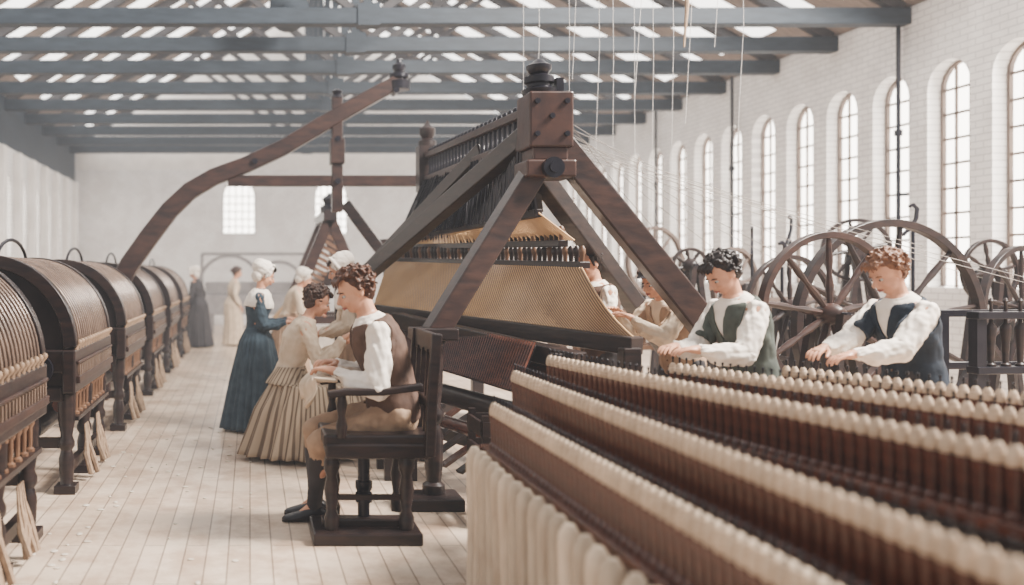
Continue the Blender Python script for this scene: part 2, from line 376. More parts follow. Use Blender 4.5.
        for _ in range(8):
            nw={}
            for x in bm.verts:
                if x.is_boundary:
                    ns=[e.other_vert(x) for e in x.link_edges if e.is_boundary]
                    if len(ns)==2: nw[x]=x.co*.4+(ns[0].co+ns[1].co)*.3
            for x,c in nw.items(): x.co=c
        bm.normal_update()
        mv=[(x,x.normal.copy()) for x in bm.verts]
        for x,n in mv: x.co+=n*.009
        mv_=bpy.data.meshes.new('waistcoat'); bm.to_mesh(mv_); bm.free(); o=meshob('waistcoat',mv_,vest,root); mv_.shade_smooth()
        md=o.modifiers.new('s','SOLIDIFY'); md.thickness=.008; md.offset=-.5
        for k in range(5):
            t=.0+k*.048; rx,ry=interp(t); MB().sph(S(t)+F(t)*(ry+.028),.007,8).ob('button','mid',o)
    meshob('shirt' if sex=='m' else 'bodice',m_,top,root)
    if kerchief:
        k=MB(); kr=[(.33,.165,.145),(.38,.172,.135),(.43,.17,.118),(.47,.135,.10),(.505,.082,.075),(.52,.062,.062)]
        k.rings([ring(t,rx,ry,.014+.004*(i%2)) for i,(t,rx,ry) in enumerate(kr)])
        m_=bake(k.bm,.01,1); wrinkle(m_,.007,22,10); meshob('kerchief',m_,'white',root)
    if skirt:
        keys=[(S(.12),interp(.12)[0]+.018,interp(.12)[1]+.018),(S(-.01)+V(0,.0,0),.205,.175)]+skirt
        k=MB(); n=132; rows=34; rs=[]; np_=22
        for r in range(rows):
            u=r/(rows-1)*(len(keys)-1); i=min(int(u),len(keys)-2); w=u-i
            c=Vector(keys[i][0]).lerp(Vector(keys[i+1][0]),w); rx=keys[i][1]*(1-w)+keys[i+1][1]*w; ry=keys[i][2]*(1-w)+keys[i+1][2]*w
            am=.008+.055*(r/(rows-1))
            rs.append([c+V((rx)*math.sin(a),(ry)*math.cos(a),0)*(1+am*math.sin(np_*a+1.9*math.sin(3*a)+.5*math.sin(r*.2))+am*.8*math.sin(9*a+r*.06)+am*.5*math.sin(5*a+1)) for a in [2*PI*q/n for q in range(n)]])
        k.rings(rs,cap=False); o=k.ob('skirt',bottom,root,smooth=False); o.data.shade_smooth()
        md=o.modifiers.new('s','SOLIDIFY'); md.thickness=.008; md.offset=-1
    else:
        b=MB(); ts=[-.12,-.05,.04,.10]; b.rings([ring(t,*interp(t),.014) for t in ts])
        for h,k,an2,s in LEG:
            b.rc(h,k,.100,.074); b.rc(k,k.lerp(an2,.22),.072,.060)
        m_=bake(b.bm,.010 if near else .016,2); wrinkle(m_,.008,14,14); meshob('breeches',m_,bottom,root)
        for h,k,an2,s in LEG:
            MB().tube([k.lerp(an2,.15),k.lerp(an2,.35),k.lerp(an2,.7),an2],[.060,.060,.046,.042],12).ob('stocking','charcoal',root)
    for h,k,an2,s in LEG:
        z=an2.z-.085
        rg=[]
        for y,w,hh,b0 in((-.075,.022,.05,0),(-.065,.036,.07,0),(-.02,.042,.10,0),(.03,.042,.085,0),(.08,.048,.06,0),(.13,.046,.045,0),(.165,.034,.035,0),(.18,.015,.022,0)):
            c=V(an2.x,an2.y+y,z); rg.append([c+V(w*math.cos(u),0,hh/2+hh/2*math.sin(u)) for u in [2*PI*i/14 for i in range(14)]])
        MB().rings(rg).ob('shoe','black',root)
    return root
STAND=[((0,.03,.5),.27,.26),((0,.02,.025),.33,.31)]
person('standing person in slate-blue dress, white bonnet and kerchief, facing the looms',(.06,8.9,0),rad(-90),.955,'f',lean=3,curve=4,hands=[(.36,8.78,1.06),(.38,8.95,1.08)],head=(26,8),top='blue',bottom='blue',skirt=[((0,.0,.5),.27,.27),((0,-.02,.03),.36,.34)],kerchief=True,cap='bonnet',hairm='haird',hint=V(0,-.6,-1))
person('seated person with curly brown hair, cream blouse and striped skirt, hands stretched to the loom',(.32,7.6,0),rad(-90),1.08,'f',pz=.585,lean=12,curve=9,hands=[(.76,7.34,1.00),(.80,7.58,.96)],feet=[(.56,7.48,.09),(.56,7.70,.09)],head=(24,8),top='cream',bottom='striped',skirt=[((0,.22,.57),.28,.36),((0,.18,.38),.34,.43),((0,.10,.04),.42,.47)],hair='curly',kerchief=False,hint=V(0,-.5,-1))
person('person in white bonnet and cream blouse bending behind the person in the armchair',(.99,8.15,0),rad(92),1.0,'f',lean=8,curve=8,hands=[(.64,8.2,1.0),(.62,8.0,1.0)],head=(25,0),top='cream',bottom='tan',skirt=[((0,.0,.5),.25,.22),((0,.0,.025),.28,.24)],kerchief=True,cap='bonnet')
person('person with curly auburn hair, white shirt and brown waistcoat sitting in the wooden armchair',(.86,5.42,0),rad(92),1.12,'m',pz=.655,lean=7,curve=14,neckf=6,hands=[(.53,5.56,.985),(.50,5.30,.965)],feet=[(.42,5.76,.095),(.40,5.60,.095)],head=(26,8),top='white',vest='vbrown',bottom='tan',hair='curly',hairm='hairr',curl=28,voxel=.0065)
person('person with dark wavy hair, white shirt and grey-green waistcoat leaning over the bobbins',(2.93,5.25,0),rad(98),.985,'m',lean=8,curve=10,hands=[(2.46,5.20,1.12),(2.48,4.98,1.12)],head=(38,4),top='white',vest='green',bottom='charcoal',hair='curly',hairm='haird',voxel=.0065)
person('person with ginger-brown hair, white shirt and navy waistcoat standing in front of the big wheels',(3.81,5.15,0),rad(96),.985,'m',lean=8,curve=8,hands=[(3.27,5.12,1.12),(3.30,4.92,1.10)],head=(32,0),top='white',vest='navy',bottom='charcoal',hair='curly',hairm='hairg',voxel=.0065)
person('dark-haired person in white shirt half hidden behind the golden warp threads',(2.76,7.05,0),rad(100),1.02,'m',lean=4,curve=5,hands=[(2.42,7.1,1.2),(2.47,6.9,1.2)],head=(15,10),top='white',vest='vbrown',hair='short',hairm='haird',bottom='charcoal')
person('person in dark cap, cream shirt and tan waistcoat working under the sloping right beam',(3.18,6.60,0),rad(108),.965,'m',lean=14,curve=12,hands=[(2.70,6.60,1.24),(2.72,6.40,1.22)],head=(20,5),top='cream',vest='tan',hair='short',hairm='hairb',cap='flat',bottom='charcoal')
person('distant person in long dark dress standing beside the left row of drum machines',(-1.05,18.6,0),rad(60),.97,'f',lean=6,curve=6,top='charcoal',bottom='charcoal',skirt=STAND,near=False,hair='bun',cap='bonnet')
person('distant person in pale cream dress in the middle of the aisle',(-.38,19.0,0),rad(-80),.97,'f',lean=5,curve=4,top='cream',bottom='cream',skirt=[((0,.03,.5),.22,.2),((0,.02,.025),.24,.22)],near=False,hair='bun')
person('distant person in white bonnet between the blue dress and the back machines',(.50,12.2,0),rad(-95),.95,'f',lean=14,curve=10,head=(25,0),top='cream',bottom='tan',skirt=STAND,near=False,cap='bonnet',hands=[(.9,12.1,1.0),(.9,12.3,1.0)])

# ------------------------------------------------------------ room shell
XL,XR,YF,YN=-5.05,8.9,26.0,2.0
ZE=5.12; XM=1.6; ZR=9.2
def struct(o): o['kind']='structure'; return o
struct(MB().box(((XL+XR)/2,(YF-2)/2,-.05),(XR-XL+1.2,YF+4,.1)).ob('floor','floor',smooth=False))
def arch(c,w,z0,zs,n=10):
    r=w/2; return [(c-r,z0),(c-r,zs)]+[(c-r*math.cos(PI*i/n),zs+r*math.sin(PI*i/n)) for i in range(1,n)]+[(c+r,zs),(c+r,z0)]
DP=.23
def wall(name,axis,pos,out,u0,u1,z1,cents,w,z0,zs,m):
    b=MB(); bm=b.bm
    def pt(u,z,o=0): return (pos+o*out,u,z) if axis=='x' else (u,pos+o*out,z)
    def quad(*p): bm.faces.new([bm.verts.new(x) for x in p])
    edges=[u0]+[x for c in cents for x in(c-w/2,c+w/2)]+[u1]
    for i in range(0,len(edges),2): quad(pt(edges[i],0),pt(edges[i+1],0),pt(edges[i+1],z1),pt(edges[i],z1))
    for c in cents:
        A=arch(c,w,z0,zs); quad(pt(c-w/2,0),pt(c+w/2,0),pt(c+w/2,z0),pt(c-w/2,z0))
        for (a,za),(d,zd) in zip(A[:-1],A[1:]):
            if abs(a-d)>1e-6 : quad(pt(a,za),pt(d,zd),pt(d,z1),pt(a,z1))
            quad(pt(a,za),pt(d,zd),pt(d,zd,DP+.02),pt(a,za,DP+.02))
        quad(pt(c-w/2,z0),pt(c+w/2,z0),pt(c+w/2,z0,DP+.02),pt(c-w/2,z0,DP+.02))
    quad(pt(u0,z1),pt(u1,z1),pt(u1,z1,.3),pt(u0,z1,.3)); quad(pt(u0,0),pt(u0,z1),pt(u0,z1,.3),pt(u0,0,.3))
    return struct(b.ob(name,m,smooth=False))
wn=[0]
def window(axis,pos,out,c,w,z0,zs,cols,rows,bar=.024):
    wn[0]+=1
    def pt(u,z,o=0): return V(pos+o*out,u,z) if axis=='x' else V(u,pos+o*out,z)
    A=arch(c,w,z0,zs); b=MB(); b.bm.faces.new([b.bm.verts.new(pt(u,z,DP)) for u,z in A])
    root=b.ob('window_%d'%wn[0],'glass',smooth=False); root['kind']='structure'
    f=MB(); sd=V(1,0,0) if axis=='x' else V(0,1,0); o_=DP-.03
    f.sweep([pt(u,z,o_) for u,z in arch(c,w-.03,z0+.02,zs)],.05,.04,sd,closed=True)
    zt=lambda u: zs+math.sqrt(max((w/2)**2-(u-c)**2,0))
    for i in range(1,cols):
        u=c-w/2+w*i/cols; f.beam(pt(u,z0,o_),pt(u,zt(u),o_),bar,.03)
    for j in range(1,rows+1):
        z=z0+(zs-z0)*j/rows; f.beam(pt(c-w/2,z,o_),pt(c+w/2,z,o_),bar,.03)
    f.ob('window_frame','wframe',root,smooth=False)
cr=[10.44+1.035*k for k in range(15)]; cr=[c for c in cr if c<25.5]
wall('wall_right','x',XR,1,YN,YF,ZE,cr,.70,1.35,3.92,'bside')
for c in cr: window('x',XR,1,c,.70,1.35,3.92,3,8)
cl=[16.2+1.25*k for k in range(8)]
wall('wall_left','x',XL,-1,YN,YF,4.15,cl,.6,1.9,3.3,'bside')
for c in cl: window('x',XL,-1,c,.6,1.9,3.3,3,5)
cb=[-.32,2.35,5.6]
wall('wall_back','y',YF,1,XL,XR,4.5,cb,.95,2.65,3.75,'bback')
for c in cb: window('y',YF,1,c,.95,2.65,3.75,5,5,.03)
struct(MB().box((XL-.1,(YN+YF)/2,4.66),(.2,YF-YN,1.02)).ob('trim_1','truss',smooth=False))
b=MB(); b.bm.faces.new([b.bm.verts.new(x) for x in((XL,YF+.02,4.5),(XR,YF+.02,4.5),(XR,YF+.02,ZE),(XM,YF+.02,ZR),(XL,YF+.02,ZE))]); struct(b.ob('trim_2','plaster',smooth=False))
for i in range(9):
    struct(MB().box((XL+.07,15.6+1.25*i,2.05),(.14,.26,4.1)).ob('trim_%d'%(3+i),'plaster',smooth=False,bevel=.01))
b=MB(); g=MB(); Y=10.6; W1,W2=.50,.60
while Y<YF:
    y1=min(Y+W1,YF)
    for xa,za in((XL-.3,ZE-.1),(XR+.3,ZE-.1)):
        b.beam(V(xa,(Y+y1)/2,za),V(XM,(Y+y1)/2,ZR),y1-Y,.05,V(0,0,1)); 
        y2=min(y1+W2,YF)
        if y2-y1>.1:
            A=V(xa,(y1+y2)/2,za);B=V(XM,(y1+y2)/2,ZR)
            g.beam(A.lerp(B,.10),A.lerp(B,.97),y2-y1,.02); b.beam(A,A.lerp(B,.10),y2-y1,.05)
    Y=y1+W2
b.beam((XM,10.6,ZR),(XM,YF,ZR),.25,.2)
ce=struct(b.ob('ceiling','roof',smooth=False)); g.ob('skylight_glass','sky',ce,smooth=False)
ORD=['first','second','third','fourth','fifth','sixth','seventh','eighth','ninth']
t=thing('roof_truss','',"roof truss",(XM,12.2,0),0,'roof trusses spanning the hall')
X0=XL-XM;X1=XR-XM
MB().box(((X0+X1)/2,0,5.0),(X1-X0,.2,.22)).ob('tie_beam','truss',t,smooth=False,bevel=.012)
for s,X in((-1,X0),(1,X1)):
    MB().beam((X*.99,0,5.12),(0,0,ZR-.12),.12,.16).ob('rafter','rafter',t,smooth=False,bevel=.01)
    MB().beam((s*.2,0,5.1),(X*.45,0,7.25),.09,.10).ob('strut','rafter',t,smooth=False)
MB().box((0,0,7.1),(.12,.12,4.1)).box((0,0,5.02),(.3,.24,.3)).ob('king_post','truss',t,smooth=False)
t['label']='first roof truss, whose grey tie beam crosses the top edge of the picture'
ch=tree(t)
for i,y in enumerate((13.7,15.2,16.9,18.6,20.3,22.0,23.7,25.3)):
    dup(t,(XM,y,0),label='%s grey roof truss counting away from the camera'%ORD[i+1],ch=ch)
for i,(px,d_) in enumerate(((905,12.23),(737,16.4),(660,19.4))):
    d=XR*900/(px-250)
    tag(MB().cyl((XR-.09,d,1.9),(XR-.09,d,ZE),.028).lathe([(.05,0),(.05,.08)],(XR-.09,d,3.4)).box((XR-.04,d,2.6),(.1,.12,.04)).ob('drain_pipe','iron'),'%s dark vertical pipe running up the white brick wall between windows'%('nearest','middle','farthest')[i],'pipe','pipes on the right wall')
# cotton lint lying on the boards
b=MB(); lr=random.Random(5)
for i in range(150):
    x=lr.choice([lr.gauss(-1.0,.10),lr.gauss(-.3,.4),lr.gauss(-.2,.5)]); y=lr.uniform(3.2,14)
    if x>.05 and y<9.5: continue
    b.sph((x,y,.004),(lr.uniform(.008,.028),lr.uniform(.008,.028),.005),7)
tag(b.ob('floor_lint','lint'),'tufts of pale cotton lint scattered over the aisle boards','lint',kind='stuff')

# ------------------------------------------------------------ left row of drum machines
t=thing('drum_machine','','drum machine',(-1.85,7.0,0),0,'drum machines along the left of the aisle')
L=1.5; 
def arc(r,y,a0=-8,a1=188,n=28): return [V(r*math.cos(rad(a0+(a1-a0)*i/n)),y,1.03+r*math.sin(rad(a0+(a1-a0)*i/n))) for i in range(n+1)]
MB().rings([arc(.55,-L/2),arc(.55,L/2)],cap=True).ob('drum','slat',t,smooth=True)
for i in range(20):
    y=-L/2+.02+(L-.04)*i/19; e=i in(0,19)
    MB().sweep(arc(.60,y,0,180),.08 if e else .022,.09 if e else .07).ob('rib','dark' if e else 'rib',t,smooth=True,bevel=.005)
b=MB(); b.box((0,0,.93),(1.26,L+.06,.16)).box((0,0,.80),(1.16,L-.05,.12)).box((.60,0,.86),(.09,L+.1,.30)).box((-.60,0,.86),(.09,L+.1,.30))
b.box((0,-L/2,.70),(1.1,.06,.10)).box((0,L/2,.70),(1.1,.06,.1)).ob('bed','dark',t,smooth=False,bevel=.012)
for z,w,h in((.80,.03,.05),(.92,.02,.02)): MB().beam((.655,-L/2,z),(.655,L/2,z),w,h).ob('side_rail','beam',t,smooth=False,bevel=.006)
for i in range(22):
    y=-L/2+.06+(L-.12)*i/21; MB().box((.652,y,.86),(.022,.022,.09)).ob('side_slat','rib',t,smooth=False)
MB().cyl((.52,-L/2+.05,.62),(.52,L/2-.05,.62),.055,seg=16).ob('lower_roller','brown',t)
MB().cyl((.30,-L/2+.05,.45),(.30,L/2-.05,.45),.09,seg=16).ob('lower_roller','iron',t)
for i in range(9):
    y=-L/2+.2+(L-.4)*i/8; MB().lathe([(.03,0),(.03,.02),(.016,.03),(.018,.14),(.03,.16),(.03,.18)],(.60,y,.53),8).ob('spool','mid',t)
MB().beam((.60,-L/2+.08,.52),(.60,L/2-.08,.52),.09,.03).ob('spool_rail','dark',t,smooth=False)
for s in(-1,1):
    b=MB(); b.cyl((0,s*(L/2+.01),1.06),(0,s*(L/2+.05),1.06),.36,.36,28).cyl((0,s*(L/2+.05),1.06),(0,s*(L/2+.09),1.06),.09,.07)
    for k in range(8): b.beam((0,s*(L/2+.06),1.06),(.34*math.cos(k*PI/4),s*(L/2+.06),1.06+.34*math.sin(k*PI/4)),.03,.03)
    b.ob('end_wheel','iron',t,bevel=.004)
    MB().cyl((.40,s*(L/2+.06),.88),(.40,s*(L/2+.10),.88),.10,.10,20).cyl((.40,s*(L/2+.10),.88),(.40,s*(L/2+.13),.88),.03).ob('gear','iron',t)
    MB().beam((-.5,s*(L/2-.08),.35),(.54,s*(L/2-.08),.35),.05,.07).ob('cross_bar','dark',t,smooth=False)
for i in range(14):
    y=-L/2+.06+(L-.12)*i/13
    MB().lathe([(.013,0),(.017,.03),(.010,.05),(.018,.075),(.018,.09),(.010,.10)],(.62,y,.985),10,V(.45,0,1)).ob('peg','pale',t)
leg=[(.062,0),(.068,.03),(.045,.06),(.052,.14),(.056,.24),(.04,.30),(.058,.33),(.058,.36),(.042,.40),(.062,.52),(.066,.70)]
for x in(-.52,.56):
    for y in(-L/2+.08,0,L/2-.08):
        MB().lathe(leg,(x,y,0),12).box((x,y,.03),(.15,.15,.06)).ob('leg','dark',t,bevel=.004)
    MB().beam((x,-L/2+.05,.16),(x,L/2-.05,.16),.05,.07).ob('stretcher','dark',t,smooth=False)
MB().tube([V(.0,-L/2+.3,1.6)]+[V(0,-L/2+.3+.45*(1-math.cos(u))/1.0,1.6+.20*math.sin(u)) for u in [PI*i/10 for i in range(1,10)]]+[V(0,-L/2+1.2,1.6)],.014,8).ob('hoop_handle','iron',t)
for j in range(2):
    b=MB()
    for i in range(5):
        y=-L/2+.45+.5*j+.03*i; z=.20+R.uniform(-.04,.06); b.tube([V(.62,y,.42),V(.63,y,z+.1),V(.64+R.uniform(-.02,.04),y+.01,z),V(.66+R.uniform(-.04,.05),y+R.uniform(-.03,.03),.03+R.uniform(0,.04))],[.005,.010,.022,.018],6)
    b.ob('fibre_tuft','rope',t)
ch=tree(t)
t['label']='second brown drum machine from the camera in the left row'
for i,y in enumerate((4.55,7.0,9.5,12.0,14.5,17.0)):
    if y==7.0: continue
    dup(t,(-1.85,y,0),label=['brown drum machine nearest the camera, cut off at the left edge','','third drum machine from the camera in the left row, just before the curved timber','fourth drum machine from the camera in the left row','fifth drum machine from the camera in the left row','farthest drum machine of the left row, beside the dark dress'][i],ch=ch)

# ------------------------------------------------------------ curved timber arm with its post
lp=V(-1.7,10.95,0); t=thing('curved_arm','huge curved dark timber arm sweeping up over the aisle to a knobbed tip','timber arm',lp,world=True)
D=10.95
pts=[P(100,420,D),P(108,330,D),P(116,290,D),P(130,264,D),P(150,236,D),P(170,210,D),P(190,191,D),P(214,177,D),P(246,165,D),P(283,148,D),P(320,126,D),P(360,103,D),P(402,80,D)]
pts[0].z=0
MB().sweep(pts,.18,[.22,.22,.23,.23,.23,.22,.21,.20,.19,.19,.19,.18,.17],V(0,1,0)).ob('arm','beam',t,smooth=False,bevel=.015)
q=P(399,90,D)
MB().lathe([(.13,0),(.14,.10),(.09,.12),(.12,.15),(.12,.19),(.06,.22),(.08,.26),(.08,.3),(.035,.33),(.03,.37),(.0,.38)],q,16).ob('finial','iron',t)
pt=P(337,98,D); pb=P(337,212,D)
MB().beam(pt,pb,.13,.15).box(P(337,152,D),(.17,.24,.3)).ob('hanging_post','beam',t,smooth=False,bevel=.01)
MB().lathe([(.09,0),(.05,.04),(.07,.08),(.0,.12)],pt,12).ob('post_knob','iron',t)
MB().beam(P(228,181,D),P(432,181,D),.12,.13).ob('cross_beam','beam',t,smooth=False,bevel=.01)
MB().beam(P(345,203,D),P(380,250,D),.10,.13).ob('brace','dark',t,smooth=False,bevel=.01)
MB().beam(P(374,244,D),P(430,240,D),.09,.10).ob('brace','dark',t,smooth=False,bevel=.01)
for px,py in((337,182),(337,140),(395,92),(255,162)): MB().cyl(P(px,py,D)-V(0,.13,0),P(px,py,D)+V(0,.13,0),.035,seg=10).ob('bolt','iron',t)

# ------------------------------------------------------------ great loom
t=thing('loom','giant dark timber loom with sloping A-frame and golden warp threads','loom',(2.0,8.0,0),world=True)
HB=V(2.03,6.2,2.58)
b=MB(); b.box(HB,(.30,.30,.38)).box(HB-V(0,0,.23),(.24,.26,.1)).box(HB-V(0,0,.33),(.34,.3,.12)); b.ob('head_block','head',t,smooth=False,bevel=.015)
for dx,dz in((-.1,.12),(.1,.12),(-.1,-.1),(.1,-.1),(0,.02)): MB().cyl(HB+V(dx,-.15,dz),HB+V(dx,-.17,dz),.018,seg=10).ob('bolt','iron',t)
MB().cyl(HB+V(0,-.15,-.33),HB+V(0,-.2,-.33),.07,seg=24).cyl(HB+V(0,-.2,-.33),HB+V(0,-.22,-.33),.035).ob('pivot','iron',t)
MB().lathe([(.11,0),(.12,.03),(.08,.05),(.08,.07),(.10,.08),(.10,.12),(.06,.14),(.085,.17),(.085,.2),(.05,.22),(.03,.24),(.0,.25)],HB+V(-.04,0,.19),18).ob('finial','iron',t)
MB().box(HB+V(.09,0,.24),(.05,.1,.12)).ob('cap_block','iron',t)
LT=HB+V(-.05,0,-.3)
MB().beam(LT,V(1.22,6.02,1.12),.14,.15).ob('left_leg','beam',t,smooth=False,bevel=.012)
MB().beam(HB+V(.08,.02,-.12),V(4.08,6.2,0),.15,.18).ob('right_leg','beam',t,smooth=False,bevel=.012)
MB().beam(HB+V(.02,.3,-.28),V(4.55,8.5,.0),.12,.14).ob('inner_leg','dark',t,smooth=False,bevel=.01)
MB().beam(HB+V(-.04,.25,-.05),V(.93,9.25,1.3),.12,.14).ob('long_brace','dark',t,smooth=False,bevel=.01)
MB().beam(V(2.0,7.7,2.6),V(1.18,10.05,1.42),.11,.12).ob('long_brace','dark',t,smooth=False,bevel=.01)
MB().beam(V(2.0,7.4,2.5),V(3.6,9.8,0.0),.12,.14).ob('rear_brace','dark',t,smooth=False)
MB().lathe([(.075,0),(.075,.08),(.05,.1),(.06,.2),(.065,.4),(.04,.48),(.07,.52),(.07,.56),(.045,.6),(.06,.75),(.065,.95),(.05,1.0),(.08,1.03),(.08,1.12)],(1.22,5.98,.06),16).ob('turned_post','dark',t)
MB().box((1.22,6.0,1.14),(.3,.22,.08)).ob('post_cap','dark',t,smooth=False,bevel=.01)
MB().box((1.18,5.95,.04),(.42,.3,.08)).ob('post_foot','dark',t,smooth=False,bevel=.01)
A=HB+V(-.05,.15,.10); B=V(1.98,10.0,2.84); A2=HB+V(-.05,.15,-.12); B2=V(1.98,10.0,2.56)
MB().beam(A,B,.11,.06).ob('top_rail','beam',t,smooth=False,bevel=.008)
MB().beam(A2,B2,.13,.09).ob('top_rail','beam',t,smooth=False,bevel=.008)
for i in range(26):
    k=(i+.6)/26.5; a=A2.lerp(B2,k); c=A.lerp(B,k); h=(c-a).length
    MB().lathe([(.016,0),(.028,h*.2),(.014,h*.45),(.028,h*.7),(.016,h)],a,8).sph(c+V(-.0,0,.055),.026,8).ob('baluster','iron',t)
MB().box((1.98,10.05,2.7),(.22,.22,.5)).lathe([(.10,0),(.10,.06),(.06,.09),(.09,.14),(.09,.2),(.04,.24),(.0,.3)],(1.98,10.05,2.95),16).ob('far_block','dark',t,bevel=.01)
MB().beam((1.98,10.1,2.5),(1.98,10.1,0),.16,.16).ob('far_post','dark',t,smooth=False)
def strands(b,a0,a1,b0,b1,n,r,jit=0,seg=4,sel=None):
    for i in range(n):
        if sel and not sel(i): continue
        k=i/(n-1); p=a0.lerp(a1,k)+V(R.uniform(-jit,jit),0,0); q=b0.lerp(b1,k)+V(R.uniform(-jit,jit),0,0); b.tube([p,q],r,seg)
H0=V(2.10,6.55,1.98);H1=V(1.72,9.6,1.92)
b=MB(); strands(b,A2+V(0,.1,0),B2,H0,H1,110,.010,.02); strands(b,A2+V(-.05,.1,0),B2+V(-.05,0,0),H0+V(-.15,0,-.02),H1+V(-.15,0,-.02),84,.009,.02)
b.ob('heddle_cords','iron',t,smooth=False)
for i in range(13):
    k=(i+.5)/13; a=A2.lerp(B2,k); c=H0.lerp(H1,k); MB().beam(a+V(.03,0,0),a.lerp(c,.98)+V(.03,0,0),.02,.11,V(1,0,0)).ob('heddle_shaft','dark',t,smooth=False)
def bar_pins(a,c,w,n,h,name):
    MB().beam(a,c,w,.05).ob(name,'dark',t,smooth=False,bevel=.006)
    for i in range(n):
        p=a.lerp(c,(i+.5)/n); MB().lathe([(.014,0),(.020,h*.45),(.026,h*.55),(.026,h*.8),(.012,h)],p+V(0,0,.02),8).ob('pin','mid' if i%3==0 else 'dark',t)
bar_pins(V(2.42,6.5,1.60),V(1.52,9.7,1.68),.09,50,.12,'harness_bar')
bar_pins(V(2.30,6.6,1.76),V(1.62,9.7,1.82),.08,48,.11,'harness_bar')
MB().beam(H0,H1,.06,.06).ob('harness_rail','dark',t,smooth=False,bevel=.006)
# warp sheet: one ruled surface carrying light and dark threads, bulging a little as it falls
q4=(V(2.38,6.46,1.58),V(1.48,9.6,1.66),V(2.56,5.97,1.10),V(1.20,8.72,1.22))
def sheet_pt(k,v,dz=0): 
    a=q4[0].lerp(q4[1],k); c=q4[2].lerp(q4[3],k); return a.lerp(c,v)+V(-.02,-.03,-.045)*math.sin(PI*v)+V(0,0,dz)
b=MB()
for i in range(110): b.tube([sheet_pt(i/109,v/6) for v in range(7)],.0068,5)
strands(b,H0,H1,V(2.36,6.55,1.78),V(1.6,9.6,1.84),120,.007); b.ob('warp_threads','gold',t)
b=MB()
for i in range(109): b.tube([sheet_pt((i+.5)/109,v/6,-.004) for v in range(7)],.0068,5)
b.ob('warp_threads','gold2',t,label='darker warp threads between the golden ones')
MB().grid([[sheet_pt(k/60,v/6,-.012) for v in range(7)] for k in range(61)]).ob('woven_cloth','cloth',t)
l4=(V(1.98,6.26,1.06),V(1.25,8.6,1.16),V(1.80,6.10,.74),V(1.16,8.3,.84))
b=MB(); strands(b,*l4,80,.008,seg=5); b.ob('lower_threads','brown',t)
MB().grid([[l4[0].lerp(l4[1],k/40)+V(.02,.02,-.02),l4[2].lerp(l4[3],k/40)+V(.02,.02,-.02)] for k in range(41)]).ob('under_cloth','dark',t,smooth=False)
MB().beam(V(2.56,5.95,1.06),V(1.20,8.8,1.18),.12,.12).ob('breast_beam','dark',t,smooth=False,bevel=.01)
MB().beam(V(2.2,6.0,.95),V(1.32,8.1,1.12),.12,.13).ob('breast_beam','dark',t,smooth=False,bevel=.01)
MB().cyl(V(2.3,6.0,.78),V(1.3,8.3,.9),.10,seg=20).ob('cloth_roller','brown',t)
MB().cyl(V(2.1,5.95,.52),V(1.25,8.0,.6),.08,seg=18).ob('cloth_roller','dark',t)
MB().cyl(V(1.95,6.0,.34),V(1.22,7.9,.4),.05,seg=14).ob('cloth_roller','brown',t)
for p,q in((V(2.52,5.98,0),V(2.52,5.98,1.05)),(V(1.26,8.75,0),V(1.26,8.75,1.15)),(V(2.05,6.02,0),V(2.1,6.1,1.0)),(V(2.45,9.7,0),V(2.45,9.7,1.55)),(V(1.55,9.75,0),V(1.5,9.7,1.65)),(V(1.45,7.4,0),V(1.45,7.5,1.05)),(V(.93,9.25,0),V(.93,9.25,1.4))):
    MB().beam(p,q,.12,.12).ob('bed_post','dark',t,smooth=False,bevel=.01)
for i in range(9):
    k=i/8; p=V(1.95,6.25,.12).lerp(V(1.35,7.9,.14),k); MB().beam(p+V(-.28,-.12,-.03),p+V(.25,.1,.26),.07,.025).ob('treadle','brown' if i%3==0 else 'dark',t,smooth=False)
MB().beam(V(2.5,5.98,.15),V(1.3,8.7,.15),.1,.1).ob('ground_beam','dark',t,smooth=False)
MB().beam(V(1.3,8.75,.15),V(2.45,9.7,.15),.1,.1).ob('ground_beam','dark',t,smooth=False)
b=MB()
for i in range(12):
    a=HB+V(.16,.05+.01*i,.05-.02*i); q=V(3.2+i*.33,6.6+R.uniform(0,1.6),1.95-.05*i+R.uniform(-.25,.25)); m_=a.lerp(q,.5)-V(0,0,.04); b.tube([a,m_,q],.0024,4)
b.ob('thread_fan','fan',t,smooth=False)

tag(MB().beam((1.6,8.2,5.0),(6.0,8.2,5.0),.1,.12).ob('string_batten','truss',smooth=False),'overhead batten from which thin strings hang above the loom','batten')
xs=[522,538,568,575,598,612,633,640,652,672,690,718,742]
for i,px in enumerate(xs):
    x=(px-250)/900*8.2; zb=[2.9,2.4,2.6,3.3,2.2,2.0,2.4,3.1,1.9,2.3,2.9,3.6,2.6][i]
    tag(MB().tube([V(x,8.2,4.95),V(x+.01,8.19,(5+zb)/2),V(x+R.uniform(-.06,.02),8.2,zb)],.0022,5).sph((x,8.2,4.94),.010,6).ob('hanging_string','string'),'thin pale string hanging down over the loom','string','strings hanging over the loom')
x=(684-250)/900*8.2
tag(MB().tube([V(x,8.2,4.98),V(x-.02,8.2,4.5),V(x+.03,8.2,4.0),V(x,8.2,3.6)],[.012,.022,.020,.008],8).ob('rope_hank','rope'),'short bundled hank of rope hanging at the top right of the loom','rope')

